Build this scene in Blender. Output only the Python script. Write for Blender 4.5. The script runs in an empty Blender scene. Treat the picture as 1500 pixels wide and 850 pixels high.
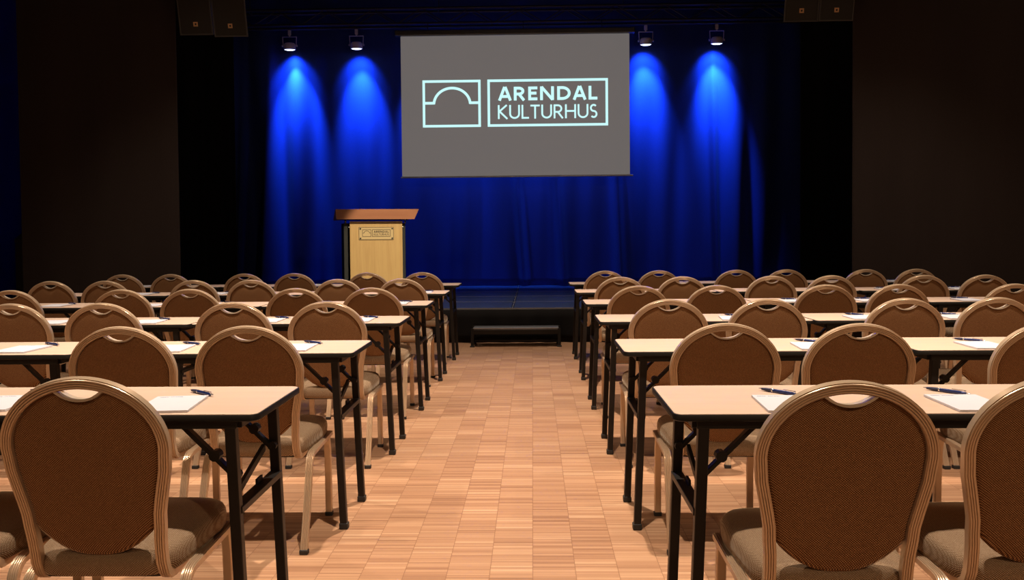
import bpy, bmesh, math, random
from mathutils import Vector, Matrix

PI = math.pi
scn = bpy.context.scene
COL = scn.collection

# ------------------------------------------------------------------ camera
F, W, H = 1250.0, 1500, 850
YAW, PITCH, ROLL, SY, HC = 0.0242, 0.03, 0.0086, -41.0, 1.23
cam_d = bpy.data.cameras.new('camera')
cam = bpy.data.objects.new('camera', cam_d)
COL.objects.link(cam)
cam_d.sensor_fit = 'HORIZONTAL'
cam_d.sensor_width = 36.0
cam_d.lens = 36.0 * F / W
cam_d.shift_y = SY / W
cam_d.clip_end = 100
_f0 = Vector((-math.sin(YAW), math.cos(YAW), 0))
_r0 = Vector((math.cos(YAW), math.sin(YAW), 0))
_u0 = Vector((0, 0, 1))
_f = math.cos(PITCH) * _f0 - math.sin(PITCH) * _u0
_u1 = math.sin(PITCH) * _f0 + math.cos(PITCH) * _u0
_r = math.cos(ROLL) * _r0 - math.sin(ROLL) * _u1
_u = math.sin(ROLL) * _r0 + math.cos(ROLL) * _u1
M = Matrix(((_r.x, _u.x, -_f.x, 0), (_r.y, _u.y, -_f.y, 0), (_r.z, _u.z, -_f.z, HC), (0, 0, 0, 1)))
cam.matrix_world = M
scn.camera = cam


def ray(px, py):
    return _r * ((px - 750) / F) - _u * ((py - SY - 425) / F) + _f


def at_y(px, py, Y):
    """measured point of the photograph, on the plane at distance Y"""
    d = ray(px, py)
    return Vector((0, 0, HC)) + d * (Y / d.y)


def at_z(px, py, Z):
    d = ray(px, py)
    return Vector((0, 0, HC)) + d * ((Z - HC) / d.z)


# ------------------------------------------------------------------ world, lights, exposure
scn.view_settings.view_transform = 'Standard'
scn.view_settings.look = 'None'
scn.view_settings.gamma = 1.0
scn.view_settings.exposure = 0.0
scn.view_settings.use_curve_mapping = False
wd = bpy.data.worlds.new('world')
scn.world = wd
wd.use_nodes = True
wd.node_tree.nodes['Background'].inputs[0].default_value = (1.0, 0.85, 0.7, 1)
wd.node_tree.nodes['Background'].inputs[1].default_value = 0.0


def spot(name, loc, target, power, color, angle, blend=0.6, radius=0.08):
    l = bpy.data.lights.new(name, 'SPOT')
    l.energy = power
    l.color = color
    l.spot_size = math.radians(angle)
    l.spot_blend = blend
    l.shadow_soft_size = radius
    o = bpy.data.objects.new(name, l)
    COL.objects.link(o)
    o.location = loc
    d = Vector(target) - Vector(loc)
    o.rotation_euler = d.to_track_quat('-Z', 'Y').to_euler()
    return o


WARM = (1.0, 0.80, 0.63)
# house downlights in the ceiling over the seating
for (x, y, p) in ((-0.1, 5.3, 1350), (0.0, 2.4, 950), (-3.4, 2.5, 580), (3.4, 2.5, 580), (-3.5, 5.3, 700), (3.5, 5.3, 700),
                  (-3.5, 7.7, 260), (3.5, 7.7, 260), (-0.1, 8.9, 520)):
    spot('house_downlight', (x, y, 5.6), (x, y, 0), p, WARM, 80, 0.75, 0.05)
# low frontal house light from the rear of the hall
for x in (-3.5, 3.5):
    spot('house_frontlight', (x, -1.9, 4.6), (x * 0.35, 5.0, 0.5), 330 if x > 0 else 190, (1.0, 0.66, 0.40), 70, 0.8, 0.25)

spot('house_frontlight', (5.2, 2.0, 4.8), (6.9, 9.5, 3.4), 150, (1.0, 0.72, 0.5), 50, 1.0, 0.2)
# unseen fill spot added to brighten the lectern
spot('lectern_fill', (0.9, 5.5, 5.6), (-1.98, 11.4, 1.05), 2900, (1.0, 0.84, 0.58), 10, 0.35, 0.05)

# ------------------------------------------------------------------ helpers


def tag(o, label=None, cat=None, group=None, kind=None):
    if label:
        o['label'] = label
    if cat:
        o['category'] = cat
    if group:
        o['group'] = group
    if kind:
        o['kind'] = kind
    return o


def empty(name, loc, rz=0.0):
    o = bpy.data.objects.new(name, None)
    COL.objects.link(o)
    o.location = loc
    o.rotation_euler = (0, 0, rz)
    o.empty_display_size = 0.1
    return o


def link(name, bm, mats, parent=None, smooth=None, loc=None):
    me = bpy.data.meshes.new(name)
    bmesh.ops.recalc_face_normals(bm, faces=bm.faces)
    bm.to_mesh(me)
    bm.free()
    if not isinstance(mats, (list, tuple)):
        mats = [mats]
    for m in mats:
        me.materials.append(m)
    if smooth is not None:
        for p in me.polygons:
            p.use_smooth = True
        me.set_sharp_from_angle(angle=math.radians(smooth))
    o = bpy.data.objects.new(name, me)
    COL.objects.link(o)
    if parent:
        o.parent = parent
    if loc:
        o.location = loc
    return o


def copy_tree(o, parent=None):
    c = o.copy()
    COL.objects.link(c)
    c.parent = parent
    for ch in o.children:
        copy_tree(ch, c)
    return c


def box(bm, c, s, bevel=0.0, rot=None, mat=0):
    m = Matrix.Translation(Vector(c))
    if rot is not None:
        m = m @ rot.to_4x4()
    m = m @ Matrix.Diagonal((s[0], s[1], s[2], 1))
    r = bmesh.ops.create_cube(bm, size=1.0, matrix=m)
    vs = r['verts']
    fs = {f for v in vs for f in v.link_faces}
    for f in fs:
        f.material_index = mat
    if bevel:
        es = list({e for v in vs for e in v.link_edges})
        bmesh.ops.bevel(bm, geom=es, offset=bevel, segments=2, affect='EDGES', profile=0.5)


def bar(bm, a, b, w, d, bevel=0.0, up=Vector((0, 0, 1)), ext=0.0):
    """square bar from a to b"""
    a, b = Vector(a), Vector(b)
    t = (b - a).normalized()
    a, b = a - t * ext, b + t * ext
    s = t.cross(up)
    if s.length < 1e-4:
        s = t.cross(Vector((0, 1, 0)))
    s.normalize()
    n = s.cross(t)
    R = Matrix((s, n, t)).transposed()
    box(bm, (a + b) / 2, (w, d, (b - a).length), bevel, R)


def tube(bm, pts, r, n=8, cap=True):
    prof = [(r * math.cos(2 * PI * k / n), r * math.sin(2 * PI * k / n)) for k in range(n)]
    p = [Vector(q) for q in pts]
    t = (p[1] - p[0]).normalized()
    ref = Vector((0, 0, 1)) if abs(t.z) < 0.9 else Vector((1, 0, 0))
    sweep(bm, p, prof, t.cross(ref).normalized(), cap=cap)


def sweep(bm, path, prof, n0, closed=False, cap=True):
    """profile (a along n, b along t x n) carried along a path by parallel transport"""
    P = [Vector(p) for p in path]
    N = len(P)
    n = Vector(n0)
    rings = []
    for i in range(N):
        if closed:
            t = (P[(i + 1) % N] - P[i - 1]).normalized()
        elif i == 0:
            t = (P[1] - P[0]).normalized()
        elif i == N - 1:
            t = (P[-1] - P[-2]).normalized()
        else:
            t = ((P[i + 1] - P[i]).normalized() + (P[i] - P[i - 1]).normalized()).normalized()
        n = (n - t * n.dot(t)).normalized()
        s = t.cross(n)
        rings.append([bm.verts.new(P[i] + n * a + s * b) for (a, b) in prof])
    K = len(prof)
    for i in range(N if closed else N - 1):
        A, B = rings[i], rings[(i + 1) % N]
        for k in range(K):
            bm.faces.new((A[k], A[(k + 1) % K], B[(k + 1) % K], B[k]))
    if cap and not closed:
        bm.faces.new(list(reversed(rings[0])))
        bm.faces.new(rings[-1])


def prism(bm, outline, z0, z1, bevel=0.0, mat=0):
    a = [bm.verts.new((x, y, z0)) for x, y in outline]
    b = [bm.verts.new((x, y, z1)) for x, y in outline]
    n = len(outline)
    fs = [bm.faces.new(list(reversed(a))), bm.faces.new(b)]
    for k in range(n):
        fs.append(bm.faces.new((a[k], a[(k + 1) % n], b[(k + 1) % n], b[k])))
    for f in fs:
        f.material_index = mat
    if bevel:
        es = [e for e in fs[1].edges] + [e for e in fs[0].edges]
        bmesh.ops.bevel(bm, geom=es, offset=bevel, segments=2, affect='EDGES', profile=0.5)


def rrect(w, d, r, n=5):
    out = []
    for (sx, sy, a0) in ((1, 1, 0), (-1, 1, 90), (-1, -1, 180), (1, -1, 270)):
        for k in range(n + 1):
            a = math.radians(a0 + 90 * k / n)
            out.append((sx * (w / 2 - r) + r * math.cos(a), sy * (d / 2 - r) + r * math.sin(a)))
    return out


def lathe(bm, prof, n=24, axis=Matrix.Identity(4)):
    rings = []
    for (r, z) in prof:
        rings.append([bm.verts.new(axis @ Vector((r * math.cos(2 * PI * k / n), r * math.sin(2 * PI * k / n), z))) for k in range(n)])
    for A, B in zip(rings, rings[1:]):
        for k in range(n):
            bm.faces.new((A[k], A[(k + 1) % n], B[(k + 1) % n], B[k]))
    bm.faces.new(list(reversed(rings[0])))
    bm.faces.new(rings[-1])


# ------------------------------------------------------------------ materials


class NT:
    def __init__(self, name):
        self.m = bpy.data.materials.new(name)
        self.m.use_nodes = True
        self.t = self.m.node_tree
        self.b = self.t.nodes['Principled BSDF']

    def n(self, typ, **kw):
        nd = self.t.nodes.new(typ)
        for k, v in kw.items():
            setattr(nd, k, v)
        return nd

    def l(self, a, b):
        self.t.links.new(a, b)

    def math(self, op, a, b=None, c=None):
        nd = self.n('ShaderNodeMath', operation=op)
        for i, v in enumerate((a, b, c)):
            if v is None:
                continue
            if isinstance(v, (int, float)):
                nd.inputs[i].default_value = v
            else:
                self.l(v, nd.inputs[i])
        return nd.outputs[0]

    def ramp(self, fac, stops):
        nd = self.n('ShaderNodeValToRGB')
        e = nd.color_ramp.elements
        while len(e) < len(stops):
            e.new(0.5)
        for el, (p, c) in zip(e, stops):
            el.position = p
            el.color = (*c, 1)
        self.l(fac, nd.inputs[0])
        return nd.outputs[0]

    def mix(self, fac, a, b, blend='MIX'):
        nd = self.n('ShaderNodeMix', data_type='RGBA', blend_type=blend)
        for i, v in ((0, fac), (6, a), (7, b)):
            if isinstance(v, (int, float)):
                nd.inputs[i].default_value = v
            elif isinstance(v, tuple):
                nd.inputs[i].default_value = (*v, 1)
            else:
                self.l(v, nd.inputs[i])
        return nd.outputs[2]

    def noise(self, vec, scale, detail=2.0, rough=0.5):
        nd = self.n('ShaderNodeTexNoise')
        nd.inputs['Scale'].default_value = scale
        nd.inputs['Detail'].default_value = detail
        nd.inputs['Roughness'].default_value = rough
        if vec is not None:
            self.l(vec, nd.inputs['Vector'])
        return nd.outputs[0]

    def bump(self, h, strength, dist):
        nd = self.n('ShaderNodeBump')
        nd.inputs['Strength'].default_value = strength
        nd.inputs['Distance'].default_value = dist
        self.l(h, nd.inputs['Height'])
        self.l(nd.outputs[0], self.b.inputs['Normal'])

    def obj(self):
        return self.n('ShaderNodeTexCoord').outputs['Object']

    def mapping(self, vec, scale):
        nd = self.n('ShaderNodeMapping')
        nd.inputs['Scale'].default_value = scale
        self.l(vec, nd.inputs[0])
        return nd.outputs[0]

    def set(self, color=None, rough=None, metal=None, spec=None):
        if color is not None:
            if isinstance(color, tuple):
                self.b.inputs['Base Color'].default_value = (*color, 1)
            else:
                self.l(color, self.b.inputs['Base Color'])
        if rough is not None:
            self.b.inputs['Roughness'].default_value = rough
        if metal is not None:
            self.b.inputs['Metallic'].default_value = metal
        if spec is not None:
            self.b.inputs['Specular IOR Level'].default_value = spec
        return self.m


def plain(name, color, rough=0.6, metal=0.0, spec=0.5, var=0.12, scale=40, bump=0.0):
    t = NT(name)
    o = t.obj()
    nz = t.noise(o, scale, 3)
    c = t.mix(nz, tuple(v * (1 - var) for v in color), tuple(min(1, v * (1 + var)) for v in color))
    t.set(c, rough, metal, spec)
    if bump:
        t.bump(nz, bump, 0.002)
    return t.m


def emit(name, color, strength, base=(0.0, 0.0, 0.0)):
    t = NT(name)
    t.set(base, 0.6)
    t.b.inputs['Emission Color'].default_value = (*color, 1)
    t.b.inputs['Emission Strength'].default_value = strength
    return t.m


def make_floor_mat():
    t = NT('parquet')
    o = t.obj()
    sep = t.n('ShaderNodeSeparateXYZ')
    t.l(o, sep.inputs[0])
    x = t.math('ADD', sep.outputs[0], 0.0225 + 16.0)
    y = t.math('ADD', sep.outputs[1], 20.0)
    u = t.math('DIVIDE', x, 0.157)
    colid = t.math('FLOOR', u)
    # each column of blocks starts at its own height
    wn0 = t.n('ShaderNodeTexWhiteNoise', noise_dimensions='1D')
    t.l(colid, wn0.inputs['W'])
    yo = t.math('ADD', y, t.math('MULTIPLY', wn0.outputs[0], 0.157))
    stripid = t.math('FLOOR', t.math('DIVIDE', yo, 0.0099))
    blockid = t.math('FLOOR', t.math('DIVIDE', yo, 0.157))

    def white(a, b):
        cx = t.n('ShaderNodeCombineXYZ')
        t.l(a, cx.inputs[0])
        t.l(b, cx.inputs[1])
        w = t.n('ShaderNodeTexWhiteNoise', noise_dimensions='2D')
        t.l(cx.outputs[0], w.inputs['Vector'])
        return w.outputs[0]
    ws = white(colid, stripid)
    wb = white(colid, blockid)
    grain = t.noise(t.mapping(o, (6, 130, 1)), 1.0, 4, 0.6)
    v = t.math('ADD', t.math('MULTIPLY', ws, 0.52), t.math('ADD', t.math('MULTIPLY', wb, 0.24), t.math('MULTIPLY', grain, 0.24)))
    col = t.ramp(v, [(0.12, (0.26, 0.13, 0.070)), (0.42, (0.42, 0.232, 0.130)), (0.70, (0.51, 0.302, 0.175)), (0.95, (0.68, 0.46, 0.29))])
    fu = t.math('FRACT', u)
    du = t.math('MINIMUM', fu, t.math('SUBTRACT', 1.0, fu))
    gu = t.math('LESS_THAN', du, 0.0085)
    fs = t.math('FRACT', t.math('DIVIDE', yo, 0.0099))
    gs = t.math('MULTIPLY', t.math('LESS_THAN', fs, 0.12), 0.42)
    fb = t.math('FRACT', t.math('DIVIDE', yo, 0.157))
    gb = t.math('MULTIPLY', t.math('LESS_THAN', fb, 0.013), 0.45)
    g = t.math('MAXIMUM', t.math('MULTIPLY', gu, 0.75), t.math('MAXIMUM', gs, gb))
    col = t.mix(g, col, (0.20, 0.09, 0.045))
    big = t.noise(o, 1.4, 3)
    col = t.mix(t.math('MULTIPLY', big, 0.25), col, (0.42, 0.22, 0.12))
    t.set(col, 0.42, 0, 0.4)
    t.bump(t.math('SUBTRACT', 1.0, g), 0.25, 0.001)
    return t.m


def make_fabric(name, c0, c1, c2):
    t = NT(name)
    o = t.obj()
    sep = t.n('ShaderNodeSeparateXYZ')
    t.l(o, sep.inputs[0])
    a = t.math('SINE', t.math('MULTIPLY', sep.outputs[0], 2 * PI / 0.0064))
    yz = t.math('ADD', sep.outputs[1], sep.outputs[2])
    b = t.math('SINE', t.math('MULTIPLY', yz, 2 * PI / 0.0048))
    v = t.math('ADD', t.math('MULTIPLY', t.math('MULTIPLY', a, b), 0.5), 0.5)
    nz = t.noise(o, 220, 2)
    v2 = t.math('ADD', t.math('MULTIPLY', v, 0.75), t.math('MULTIPLY', nz, 0.25))
    col = t.ramp(v2, [(0.22, c0), (0.55, c1), (0.84, c2)])
    t.set(col, 0.85, 0, 0.2)
    t.b.inputs['Sheen Weight'].default_value = 1.0
    t.b.inputs['Sheen Roughness'].default_value = 0.28
    t.b.inputs['Sheen Tint'].default_value = (0.9, 0.82, 0.66, 1)
    t.bump(v2, 0.5, 0.0015)
    return t.m


def make_wood(name, c0, c1, axis=(14, 14, 1.2), rough=0.45, spec=0.4):
    t = NT(name)
    o = t.obj()
    n1 = t.noise(t.mapping(o, axis), 1.0, 5, 0.6)
    n2 = t.noise(t.mapping(o, tuple(a * 5 for a in axis)), 1.0, 3, 0.5)
    v = t.math('ADD', t.math('MULTIPLY', n1, 0.7), t.math('MULTIPLY', n2, 0.3))
    t.set(t.ramp(v, [(0.3, c0), (0.7, c1)]), rough, 0, spec)
    return t.m


def make_cloth(name, c, rough=0.95, sheen=0.1, spec=0.1):
    t = NT(name)
    o = t.obj()
    n1 = t.noise(t.mapping(o, (160, 160, 160)), 1.0, 2)
    n2 = t.noise(t.mapping(o, (2.5, 2.5, 0.4)), 1.0, 3)
    v = t.math('ADD', t.math('MULTIPLY', n1, 0.6), t.math('MULTIPLY', n2, 0.4))
    t.set(t.ramp(v, [(0.25, tuple(x * 0.7 for x in c)), (0.75, tuple(x * 1.3 for x in c))]), rough, 0, spec)
    t.b.inputs['Sheen Weight'].default_value = sheen
    t.bump(n1, 0.3, 0.001)
    return t.m


M_FLOOR = make_floor_mat()
M_FABRIC = make_fabric('orange_brown_weave', (0.050, 0.017, 0.0045), (0.185, 0.076, 0.025), (0.52, 0.33, 0.17))
M_FABRIC_LIT = make_fabric('lit_brown_weave', (0.085, 0.040, 0.018), (0.245, 0.152, 0.083), (0.62, 0.50, 0.35))  # same cloth as the backs, overhead light painted in as a paler tone
M_FRAME = plain('champagne_metal', (0.63, 0.475, 0.325), 0.30, 0.42, 0.5, 0.06, 25)
M_HANDLE = plain('satin_metal', (0.62, 0.52, 0.40), 0.4, 0.2, 0.5, 0.05, 25)
M_GLIDE = plain('black_rubber', (0.02, 0.02, 0.02), 0.6)
M_PAN = plain('dark_board', (0.03, 0.025, 0.02), 0.7)
M_TOP = make_wood('birch_laminate', (0.60, 0.44, 0.335), (0.66, 0.495, 0.385), (1.5, 16, 4), 0.5, 0.3)
M_EDGE = plain('black_edge', (0.009, 0.008, 0.007), 0.5, 0.0, 0.3)
M_LEG = plain('black_steel', (0.012, 0.0095, 0.008), 0.45, 0.0, 0.3)
M_PAPER = plain('white_paper', (0.62, 0.63, 0.70), 0.7, 0, 0.3, 0.02)
M_INK = plain('blue_ink', (0.08, 0.11, 0.25), 0.6)
M_PENBLUE = plain('blue_barrel', (0.012, 0.028, 0.14), 0.25, 0.2, 0.6)
M_PENGRIP = plain('dark_blue_grip', (0.02, 0.025, 0.07), 0.5)
M_CHROME = plain('chrome', (0.75, 0.75, 0.78), 0.2, 0.9)
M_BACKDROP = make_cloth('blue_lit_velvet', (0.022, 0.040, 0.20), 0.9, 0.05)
M_BLACKCLOTH = make_cloth('black_molton', (0.012, 0.011, 0.011))
M_PANELCLOTH = make_cloth('brown_black_molton', (0.040, 0.030, 0.027))
M_NAVY = make_cloth('navy_drape', (0.006, 0.012, 0.13))
M_BLACK = plain('matt_black', (0.012, 0.012, 0.012), 0.7)
M_DARKMETAL = plain('dark_aluminium', (0.10, 0.10, 0.11), 0.35, 0.7)
M_STAGE = plain('stage_ply', (0.05, 0.075, 0.14), 0.28, 0.0, 0.5, 0.5, 9, 0.05)
M_ALU = plain('aluminium', (0.62, 0.64, 0.68), 0.35, 0.8)
M_DECKRIM = plain('worn_aluminium', (0.30, 0.31, 0.34), 0.4, 0.4)
M_TRUSS = plain('black_truss', (0.035, 0.035, 0.04), 0.5, 0.3)
M_OAK = make_wood('pale_oak', (0.47, 0.29, 0.11), (0.60, 0.40, 0.17), (22, 22, 1.0))
M_CHERRY = make_wood('cherry_board', (0.30, 0.11, 0.05), (0.40, 0.16, 0.075), (1.0, 18, 18))
M_GRILLE = plain('speaker_grille', (0.022, 0.019, 0.016), 0.6, 0.2, 0.4, 0.5, 260, 0.4)
M_CABINET = plain('speaker_cabinet', (0.05, 0.045, 0.04), 0.55)
M_BADGE = plain('orange_badge', (0.62, 0.36, 0.18), 0.5)
M_LAMPBODY = plain('grey_lamp_housing', (0.62, 0.58, 0.64), 0.45, 0.0)
M_LENS = emit('lit_blue_lens', (0.55, 0.65, 1.0), 6.0)
M_SCREEN = emit('projection_surface', (0.120, 0.113, 0.112), 1.0, (0.30, 0.28, 0.27))
M_LOGO = emit('projected_white', (0.60, 1.0, 1.0), 1.0)
M_WALL = plain('dark_wall', (0.03, 0.026, 0.023), 0.9)
M_CEIL = plain('black_ceiling', (0.012, 0.011, 0.011), 0.9)

# ------------------------------------------------------------------ the room
XW, Y0, Y1, ZC = 7.4, -3.2, 15.6, 6.0


def shell(name, c, s, m):
    bm = bmesh.new()
    box(bm, c, s)
    o = link(name, bm, m)
    o['kind'] = 'structure'
    return o


shell('floor', (0, (Y0 + Y1) / 2, -0.05), (2 * XW + 0.4, Y1 - Y0 + 0.4, 0.1), M_FLOOR)
shell('ceiling', (0, (Y0 + Y1) / 2, ZC + 0.05), (2 * XW + 0.4, Y1 - Y0 + 0.4, 0.1), M_CEIL)
shell('wall_left', (-XW - 0.05, (Y0 + Y1) / 2, ZC / 2), (0.1, Y1 - Y0, ZC), M_WALL)
shell('wall_right', (XW + 0.05, (Y0 + Y1) / 2, ZC / 2), (0.1, Y1 - Y0, ZC), M_WALL)
shell('wall_back', (0, Y1 + 0.05, ZC / 2), (2 * XW, 0.1, ZC), M_WALL)
shell('wall_front', (0, Y0 - 0.05, ZC / 2), (2 * XW, 0.1, ZC), M_WALL)


def drape(name, p0, p1, z0, z1, fold, mat, nx=200, nz=24, thick=0.006, drift=0.0):
    """hanging cloth between two plan points; fold(s, v) gives the offset, s in metres along it, v 0 bottom .. 1 top"""
    p0, p1 = Vector((*p0, 0)), Vector((*p1, 0))
    L = (p1 - p0).length
    t = (p1 - p0) / L
    n = Vector((t.y, -t.x, 0))
    bm = bmesh.new()
    g = [[bm.verts.new(p0 + t * (L * i / nx) + n * fold(L * i / nx, j / nz) + Vector((0, 0, z0 + (z1 - z0) * j / nz)))
          for j in range(nz + 1)] for i in range(nx + 1)]
    for i in range(nx):
        for j in range(nz):
            bm.faces.new((g[i][j], g[i + 1][j], g[i + 1][j + 1], g[i][j + 1]))
    o = link(name, bm, mat, smooth=80)
    md = o.modifiers.new('thickness', 'SOLIDIFY')
    md.thickness = thick
    return o


STAGE_Z, STAGE_Y0, CURT_Y = 0.40, 9.9, 14.42
RND = random.Random(5)
FA = [(RND.uniform(3.0, 16), RND.uniform(0, 6.28), RND.uniform(-0.5, 0.5)) for _ in range(9)]


def back_fold(s, v):
    w = 0.0
    for k, (fr, ph, dr) in enumerate(FA):
        w += math.sin(fr * (s + dr * 0.5 * (1 - v)) + ph) / (1 + 0.12 * fr)
    side = 1.0 + 2.2 * math.exp(-((s - 0.5) / 0.8) ** 2) + 1.6 * math.exp(-((s - 9.0) / 0.7) ** 2)
    amp = 0.010 + 0.075 * (1 - v) ** 1.7
    # a few sharp pleats that open towards the floor
    pl = 0.0
    for (c, sl, wd) in ((5.55, 0.45, 0.07), (4.85, 0.5, 0.06), (6.6, 0.25, 0.07), (8.3, 0.12, 0.06), (0.9, -0.12, 0.07), (0.45, -0.2, 0.06)):
        q = (s - c - sl * (1 - v) * 0.6) / wd
        pl += math.exp(-q * q)
    return side * amp * w * 0.55 + pl * (0.05 * (1 - v) + 0.20 * (1 - v) ** 2)


bx0, bx1 = at_y(322, 200, CURT_Y).x, at_y(1190, 200, CURT_Y).x
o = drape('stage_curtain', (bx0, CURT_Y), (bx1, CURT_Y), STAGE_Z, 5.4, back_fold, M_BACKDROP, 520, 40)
tag(o, 'wide backdrop curtain washed in blue light across the back of the stage', 'curtain')
FOLD = lambda a, f, ph: (lambda s, v: a * math.sin(f * s + ph + 0.5 * math.sin(1.7 * s)) * (0.6 + 0.4 * (1 - v)))
lx0, lx1 = at_y(225, 200, 13.6).x, at_y(345, 200, 13.6).x
o = drape('masking_curtain', (lx0, 13.6), (lx1, 13.62), STAGE_Z, 5.4, FOLD(0.05, 15, 0), M_BLACKCLOTH, 90)
tag(o, 'narrow black leg curtain left of the blue backdrop', 'curtain')
rx0, rx1 = at_y(1172, 200, 13.6).x, at_y(1275, 200, 13.6).x
o = drape('masking_curtain', (rx0, 13.62), (rx1, 13.6), STAGE_Z, 5.4, FOLD(0.05, 15, 1), M_BLACKCLOTH, 90)
tag(o, 'narrow black leg curtain right of the blue backdrop', 'curtain')
PY = 9.72
a, b = at_y(30, 250, PY).x, at_y(262, 250, PY).x
o = drape('masking_drape', (a, PY), (b, PY), 0.004, 5.9, FOLD(0.012, 7, 0), M_PANELCLOTH, 120)
tag(o, 'dark brown masking drape on the left, under the left pair of loudspeakers', 'drape')
a = at_y(1248, 250, PY).x
o = drape('masking_drape', (a, PY), (XW - 0.05, PY - 0.4), 0.004, 5.9, FOLD(0.014, 6, 2), M_PANELCLOTH, 120)
tag(o, 'dark brown masking drape filling the right side of the hall', 'drape')
o = drape('side_curtain', (-XW + 0.12, 15.2), (-XW + 0.12, 3.0), 0.004, 5.9, FOLD(0.03, 9, 0), M_NAVY, 200)
tag(o, 'dark navy curtain on the far left wall behind the brown drape', 'curtain')

# ------------------------------------------------------------------ stage
st = empty('stage', (0, STAGE_Y0, 0))
tag(st, 'low black stage with plywood decks and black cloth skirt', 'stage')
sx0, sx1 = -5.8, 5.8
seam_x = at_z(753, 443, STAGE_Z).x
cols = [seam_x + 2.0 * k for k in range(-3, 4)]
cols = [c for c in cols if sx0 < c < sx1]
cols = [sx0] + cols + [sx1]
yy = STAGE_Y0
while yy < 15.4:
    y2 = min(yy + 0.98, 15.45)
    for c0, c1 in zip(cols, cols[1:]):
        cx, cy = (c0 + c1) / 2, (yy + y2) / 2 - STAGE_Y0
        bm = bmesh.new()
        box(bm, (cx, cy, STAGE_Z - 0.022), (c1 - c0 - 0.028, y2 - yy - 0.028, 0.04), 0.003)
        dk = link('deck', bm, M_STAGE, st)
        bm = bmesh.new()
        w, d = c1 - c0 - 0.002, y2 - yy - 0.002
        for sgn in (-1, 1):
            box(bm, (cx, cy + sgn * (d / 2 - 0.006), STAGE_Z - 0.011), (w, 0.012, 0.020))
            box(bm, (cx + sgn * (w / 2 - 0.0025), cy, STAGE_Z - 0.011), (0.005, d - 0.03, 0.020))
        link('deck_edge', bm, M_DECKRIM, dk)
    yy = y2


def skirt_bm():
    bm = bmesh.new()
    nx, nz = 420, 4
    rows = []
    for i in range(nx + 1):
        x = sx0 + (sx1 - sx0) * i / nx
        r = []
        for j in range(nz + 1):
            v = j / nz
            yo = 0.018 * math.sin(x * 21 + math.sin(x * 5)) * (1.2 - v)
            r.append(bm.verts.new((x, -0.03 + yo - 0.02 * (1 - v), 0.004 + (STAGE_Z - 0.022) * v)))
        rows.append(r)
    for i in range(nx):
        for j in range(nz):
            bm.faces.new((rows[i][j], rows[i + 1][j], rows[i + 1][j + 1], rows[i][j + 1]))
    return bm


sk = link('skirt', skirt_bm(), M_BLACKCLOTH, st, smooth=80)
sk.modifiers.new('thickness', 'SOLIDIFY').thickness = 0.004

# step in front of the stage
p0, p1 = at_z(690, 503.5, 0.0), at_z(822, 503.5, 0.0)
SYS = 9.62
wx0, wx1 = at_y(690, 490, SYS).x, at_y(822, 490, SYS).x
cxs, ws = (wx0 + wx1) / 2, wx1 - wx0
ss = empty('stage_step', (cxs, SYS, 0))
tag(ss, 'low black metal step with an aluminium tread standing before the stage', 'step')
bm = bmesh.new()
box(bm, (0, 0, 0.196), (ws - 0.06, 0.28, 0.022), 0.004)
nb_ = bmesh.new()
box(nb_, (0, -0.128, 0.2085), (ws - 0.07, 0.03, 0.006), 0.002)
link('tread_nosing', nb_, M_ALU, ss)
link('tread', bm, plain('grey_tread', (0.22, 0.23, 0.25), 0.4, 0.5), ss)
bm = bmesh.new()
box(bm, (0, -0.145, 0.165), (ws - 0.06, 0.012, 0.05), 0.003)
box(bm, (0, 0.145, 0.165), (ws - 0.06, 0.012, 0.05), 0.003)
link('tread_frame', bm, M_LEG, ss)
for sx in (-1, 1):
    for sy in (-1, 1):
        bm = bmesh.new()
        x = sx * (ws / 2 - 0.025)
        bar(bm, (x, sy * 0.13, 0.205), (x, sy * 0.15, 0.012), 0.035, 0.035, 0.004)
        lg = link('leg', bm, M_LEG, ss)
        bm = bmesh.new()
        box(bm, (x, sy * 0.15, 0.008), (0.05, 0.05, 0.016), 0.004)
        link('foot', bm, M_GLIDE, lg)
bm = bmesh.new()
bar(bm, (-ws / 2 + 0.03, 0.0, 0.05), (ws / 2 - 0.03, 0.0, 0.05), 0.02, 0.02)
for sx in (-1, 1):
    bar(bm, (sx * (ws / 2 - 0.025), -0.14, 0.05), (sx * (ws / 2 - 0.025), 0.14, 0.05), 0.02, 0.02)
link('stretcher', bm, M_LEG, ss)

# ------------------------------------------------------------------ lettering made of strokes


def stroke(bm, pts, t, X, depth=0.002):
    """flat ribbon of width t along 2D pts, mapped by X(u, v, w)"""
    n = len(pts)
    L, R = [], []
    for i in range(n):
        p = Vector(pts[i])
        d0 = (p - Vector(pts[i - 1])).normalized() if i > 0 else None
        d1 = (Vector(pts[i + 1]) - p).normalized() if i < n - 1 else None
        if d0 is None:
            d0 = d1
        if d1 is None:
            d1 = d0
        m = (d0 + d1)
        m = m.normalized() if m.length > 1e-6 else d0
        nn = Vector((-m.y, m.x))
        c = max(0.45, nn.dot(Vector((-d0.y, d0.x))))
        L.append(p + nn * (t / 2 / c))
        R.append(p - nn * (t / 2 / c))
    va = [(bm.verts.new(X(l.x, l.y, 0)), bm.verts.new(X(r.x, r.y, 0)), bm.verts.new(X(l.x, l.y, depth)), bm.verts.new(X(r.x, r.y, depth))) for l, r in zip(L, R)]
    for A, B in zip(va, va[1:]):
        bm.faces.new((A[0], A[1], B[1], B[0]))
        bm.faces.new((A[2], B[2], B[3], A[3]))
        bm.faces.new((A[0], B[0], B[2], A[2]))
        bm.faces.new((A[1], A[3], B[3], B[1]))
    bm.faces.new((va[0][0], va[0][2], va[0][3], va[0][1]))
    bm.faces.new((va[-1][0], va[-1][1], va[-1][3], va[-1][2]))


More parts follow.
